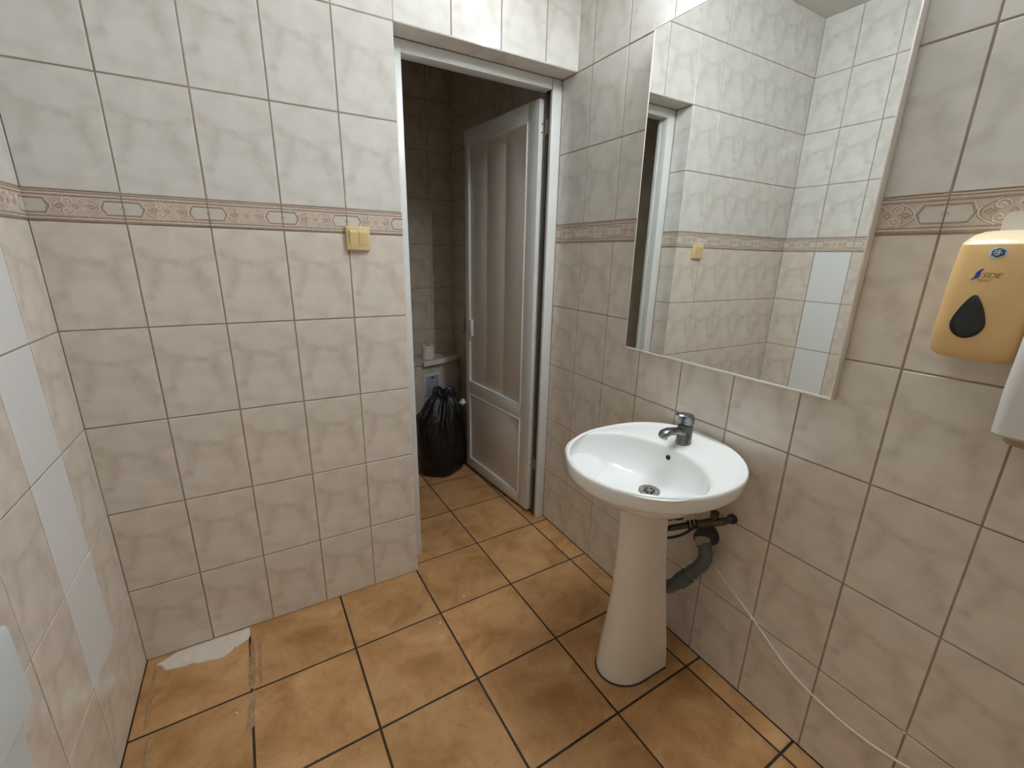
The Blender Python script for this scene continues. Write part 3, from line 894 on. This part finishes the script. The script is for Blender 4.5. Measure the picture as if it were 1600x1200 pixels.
# hexagon badge, flame mark, lettering
st = decal('badge', [(0.001 + 0.0125 * math.cos(2 * math.pi * k / 28), 0.204 + 0.0105 * math.sin(2 * math.pi * k / 28)) for k in range(28)], M['sticker'], bo, 0.0005)
decal('badge_print', [(0.001 + 0.0102 * math.cos(math.pi / 3 * k + math.pi / 6), 0.204 + 0.0088 * math.sin(math.pi / 3 * k + math.pi / 6)) for k in range(6)], M['sticker_teal'], st, 0.0009)
for y0_, z0_, y1_, z1_ in ((0.006, 0.2075, -0.003, 0.2062), (0.007, 0.2045, -0.005, 0.2030), (0.005, 0.2010, -0.001, 0.1995), (0.0005, 0.2092, -0.0012, 0.1995)):
    decal('badge_bar', [(y0_, z0_), (y1_, z0_), (y1_, z1_), (y0_, z1_)], M['sticker'], st, 0.0013)
decal('flame_mark', [(0.028, 0.153), (0.0235, 0.155), (0.0165, 0.1590), (0.0150, 0.1640), (0.0155, 0.1690), (0.0120, 0.1760), (0.0175, 0.1735), (0.0215, 0.1690), (0.0225, 0.1640), (0.0235, 0.1580)], M['blue_print'], bo, 0.0006)

def text_mesh(txt, size, name, mat, parent, yc, zc, shear=0.25, width=1.0, off=0.0006):
    cu = bpy.data.curves.new(name, 'FONT'); cu.body = txt; cu.size = size; cu.shear = shear; cu.align_x = 'LEFT'; cu.resolution_u = 3
    to = bpy.data.objects.new(name + '_tmp', cu); COL.objects.link(to)
    bpy.context.view_layer.update()
    dg = bpy.context.evaluated_depsgraph_get()
    m = bpy.data.meshes.new_from_object(to.evaluated_get(dg))
    bpy.data.objects.remove(to); bpy.data.curves.remove(cu)
    for v in m.vertices:
        y = yc - v.co.x * width; z = zc + v.co.y
        v.co = Vector((skin(y, z, off), y, z))
    m.materials.clear(); m.materials.append(mat)
    return mobj(name, m, parent)
text_mesh('SIDE', 0.0125, 'lettering', M['dark_print'], bo, 0.0135, 0.1595, 0.3, 1.05)
decal('fine_print', [(0.018, 0.1560), (-0.004, 0.1560), (-0.004, 0.1550), (0.018, 0.1550)], M['faint_print'], bo, 0.0005)
decal('fine_print', [(0.016, 0.1535), (-0.000, 0.1535), (-0.000, 0.1522), (0.016, 0.1522)], M['faint_print'], bo, 0.0005)

# ------------------------------------------------------------------ towel dispenser at the right edge
tow = empty('towel_dispenser', (0, -1.63, 1.11))
tag(tow, 'white wall towel dispenser at the right edge beside the soap dispenser', 'towel dispenser')
def trect(hw, d, z, r=0.02, n=5):
    P = [(-0.0005, hw, z)]
    for k in range(n + 1):
        a = math.pi / 2 * k / n
        P.append((-(d - r + r * math.sin(a)), hw - r + r * math.cos(a), z))
    for k in range(n + 1):
        a = math.pi / 2 * (1 - k / n)
        P.append((-(d - r + r * math.sin(a)), -(hw - r + r * math.cos(a)), z))
    P.append((-0.0005, -hw, z))
    return P
loft('cover', [trect(0.122, 0.118, 0.020), trect(0.127, 0.125, 0.026), trect(0.128, 0.126, 0.10), trect(0.126, 0.122, 0.26), trect(0.120, 0.11, 0.30), trect(0.10, 0.08, 0.315)], M['white_plastic'], tow, True, True, 45)
loft('base_tray', [trect(0.085, 0.080, -0.002), trect(0.108, 0.100, 0.004), trect(0.116, 0.112, 0.0198)], M['beige_plastic'], tow, True, True, 45)

# ------------------------------------------------------------------ wall bin at the left edge
bn = empty('wall_bin', (-W, -1.10, 0.42))
tag(bn, 'bluish white plastic wall bin at the lower left edge', 'bin')
BX, BZ = 0.138, 0.495     # depth from the wall, height
def bring(y1_, x1_, z, r=0.007, n=5, y0_=-0.17, x0_=0.002):
    P = []
    for cx_, cy_, a0 in ((x1_ - r, y1_ - r, 0), (x0_ + r, y1_ - r, 90), (x0_ + r, y0_ + r, 180), (x1_ - r, y0_ + r, 270)):
        for k in range(n + 1):
            a = math.radians(a0 + 90 * k / n)
            P.append((cx_ + r * math.cos(a), cy_ + r * math.sin(a), z))
    return P
loft('body', [bring(0.115, BX - .02, 0.0), bring(0.125, BX - .006, 0.02), bring(0.131, BX - .003, 0.34), bring(0.136, BX - .002, 0.352)], M['blue_white_plastic'], bn, True, True, 25)
loft('collar', [bring(0.136, BX - .002, 0.352), bring(0.169, BX, 0.362), bring(0.170, BX, 0.49), bring(0.169, BX - .001, BZ), bring(0.161, BX - .009, BZ), bring(0.160, BX - .010, BZ - .004), bring(0.150, BX - .020, BZ - .10)], M['blue_white_plastic'], bn, False, True, 25)

# ------------------------------------------------------------------ inside the cubicle
# boxed-in pipework with a ledge, angled across the corner
led = empty('cistern_boxing', (-0.30, 1.25, 0))
tag(led, 'low tiled pipe boxing with a white-edged ledge inside the cubicle', 'boxing')
pa, pb = Vector((-0.62, 1.090)), Vector((-0.345, 1.142)); pc, pd = Vector((-0.198, 1.183)), Vector((-0.003, 1.292))
poly = [(pa.x, pa.y), (pb.x, pb.y), (pc.x, pc.y), (pd.x, pd.y), (-0.003, YT - 0.003), (-0.62, YT - 0.003)]
V = [(x + .30, y - 1.25, z) for z in (0.0, 0.70) for x, y in poly]
n = 6
F = [tuple(range(n - 1, -1, -1)), tuple(range(n, 2 * n))] + [(k, (k + 1) % n, n + (k + 1) % n, n + k) for k in range(n)]
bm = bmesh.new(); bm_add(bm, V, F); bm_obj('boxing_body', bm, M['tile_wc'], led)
lp = [(x, y - 0.012) if i < 4 else (x, y) for i, (x, y) in enumerate(poly)]
V = [(x + .30, y - 1.25, z) for z in (0.7002, 0.722) for x, y in lp]
bm = bmesh.new(); bm_add(bm, V, F); bm_obj('ledge', bm, M['tile_wc'], led)
edge = [(p[0] + .30, p[1] - 1.25 - 0.016, 0.711) for p in lp[1:4]]
bm = bmesh.new()
for a, b in zip(edge[:-1], edge[1:]):
    a, b = Vector(a), Vector(b); t = (b - a).normalized(); s = Vector((t.y, -t.x, 0)) * 0.006
    P = [a - s, b - s, b + s, a + s]
    bm_add(bm, [p + Vector((0, 0, -0.018)) for p in P] + [p + Vector((0, 0, 0.016)) for p in P], [(3, 2, 1, 0), (4, 5, 6, 7), (0, 1, 5, 4), (1, 2, 6, 5), (2, 3, 7, 6), (3, 0, 4, 7)])
bm_obj('edge_trim', bm, M['paper'], led)
# inspection hatch on its front
t = (pc - pb).normalized(); s = Vector((t.y, -t.x))
hq = pb + t * 0.005
hatch = empty('inspection_hatch', (hq.x + s.x * 0.001, hq.y + s.y * 0.001, 0.47), math.atan2(t.y, t.x))
tag(hatch, 'blue-grey plastic inspection hatch behind the bin bag', 'hatch')
bm = bmesh.new(); bm_box(bm, (0, -0.010, 0), (0.135, -0.0005, 0.155), 0.003); bm_obj('hatch_frame', bm, M['white_plastic'], hatch, angle=40)
bm = bmesh.new(); bm_box(bm, (0.012, -0.014, 0.012), (0.123, -0.009, 0.143), 0.002); dr_ = bm_obj('hatch_door', bm, M['hatch'], hatch, angle=40)
bm = bmesh.new(); bm_box(bm, (0.055, -0.017, 0.122), (0.078, -0.0135, 0.136), 0.001); bm_obj('hatch_latch', bm, M['pipe_dark'], dr_)
# toilet roll on the ledge
roll = empty('toilet_roll', (-0.275, 1.215, 0.7225))
tag(roll, 'white toilet paper roll standing on the cubicle ledge', 'toilet paper')
loft('paper', [circle((0, 0, 0), 0.043, 28), circle((0, 0, 0.002), 0.045, 28), circle((0, 0, 0.094), 0.045, 28), circle((0, 0, 0.096), 0.043, 28), circle((0, 0, 0.096), 0.021, 28), circle((0, 0, 0.02), 0.021, 28)], M['paper'], roll, True, True, 40)
loft('core', [circle((0, 0, 0.0965), 0.0208, 20), circle((0, 0, 0.03), 0.0208, 20), circle((0, 0, 0.03), 0.0195, 20), circle((0, 0, 0.0965), 0.0195, 20)], M['beige_plastic'], roll, False, False, 40)

# bin bag: gathered top, pleats and sagging folds
bag = empty('bin_bag', (-0.305, 0.945, 0))
tag(bag, 'full black plastic bin bag standing behind the open door', 'bin bag')
rnd = random.Random(3)
pr = [(0.001, 0.130), (0.006, 0.150), (0.03, 0.162), (0.10, 0.168), (0.20, 0.168), (0.30, 0.162), (0.38, 0.148), (0.44, 0.124), (0.48, 0.104), (0.505, 0.086), (0.525, 0.074), (0.545, 0.072), (0.560, 0.074), (0.566, 0.064), (0.552, 0.045), (0.535, 0.020)]
pr2 = []
for (za, ra), (zb, rb) in zip(pr[:-1], pr[1:]):
    for k in range(3): pr2.append((za + (zb - za) * k / 3, ra + (rb - ra) * k / 3))
pr2.append(pr[-1])
ph = [rnd.uniform(0, 6.28) for _ in range(12)]
rr_ = []
for i, (z, r) in enumerate(pr2):
    ring = []
    for k in range(80):
        a = 2 * math.pi * k / 80
        up = max(0, (z - 0.22) / 0.3)
        w = 0.035 * math.sin(3 * a + ph[0] + z * 5) + 0.025 * math.sin(5 * a + ph[1] - z * 9) + up * (0.10 * math.sin(11 * a + ph[2]) + 0.07 * math.sin(17 * a + ph[3] + z * 6)) + 0.012 * math.sin(23 * a + z * 60 + ph[4]) + 0.015 * math.sin(7 * a + z * 38 + ph[5])
        q = r * (1 + w)
        ring.append((q * math.cos(a) + 0.03 * up ** 2 * (z > 0.4), q * math.sin(a), z + up * 0.012 * math.sin(4 * a + ph[6])))
    rr_.append(ring)
loft('bag_body', rr_, M['bag'], bag, True, True, 80)
tis = empty('crumpled_tissue', (-0.172, 0.850, 0.490))
tag(tis, 'crumpled white tissue sticking out of the bin bag', 'tissue')
bm = bmesh.new(); bmesh.ops.create_icosphere(bm, subdivisions=3, radius=0.021)
for v in bm.verts:
    k = 1 + 0.16 * math.sin(v.co.x * 190) * math.sin(v.co.y * 230 + 1) + 0.12 * math.sin(v.co.z * 260 + 2)
    v.co *= k
bm_obj('tissue_paper', bm, M['paper'], tis, angle=20)
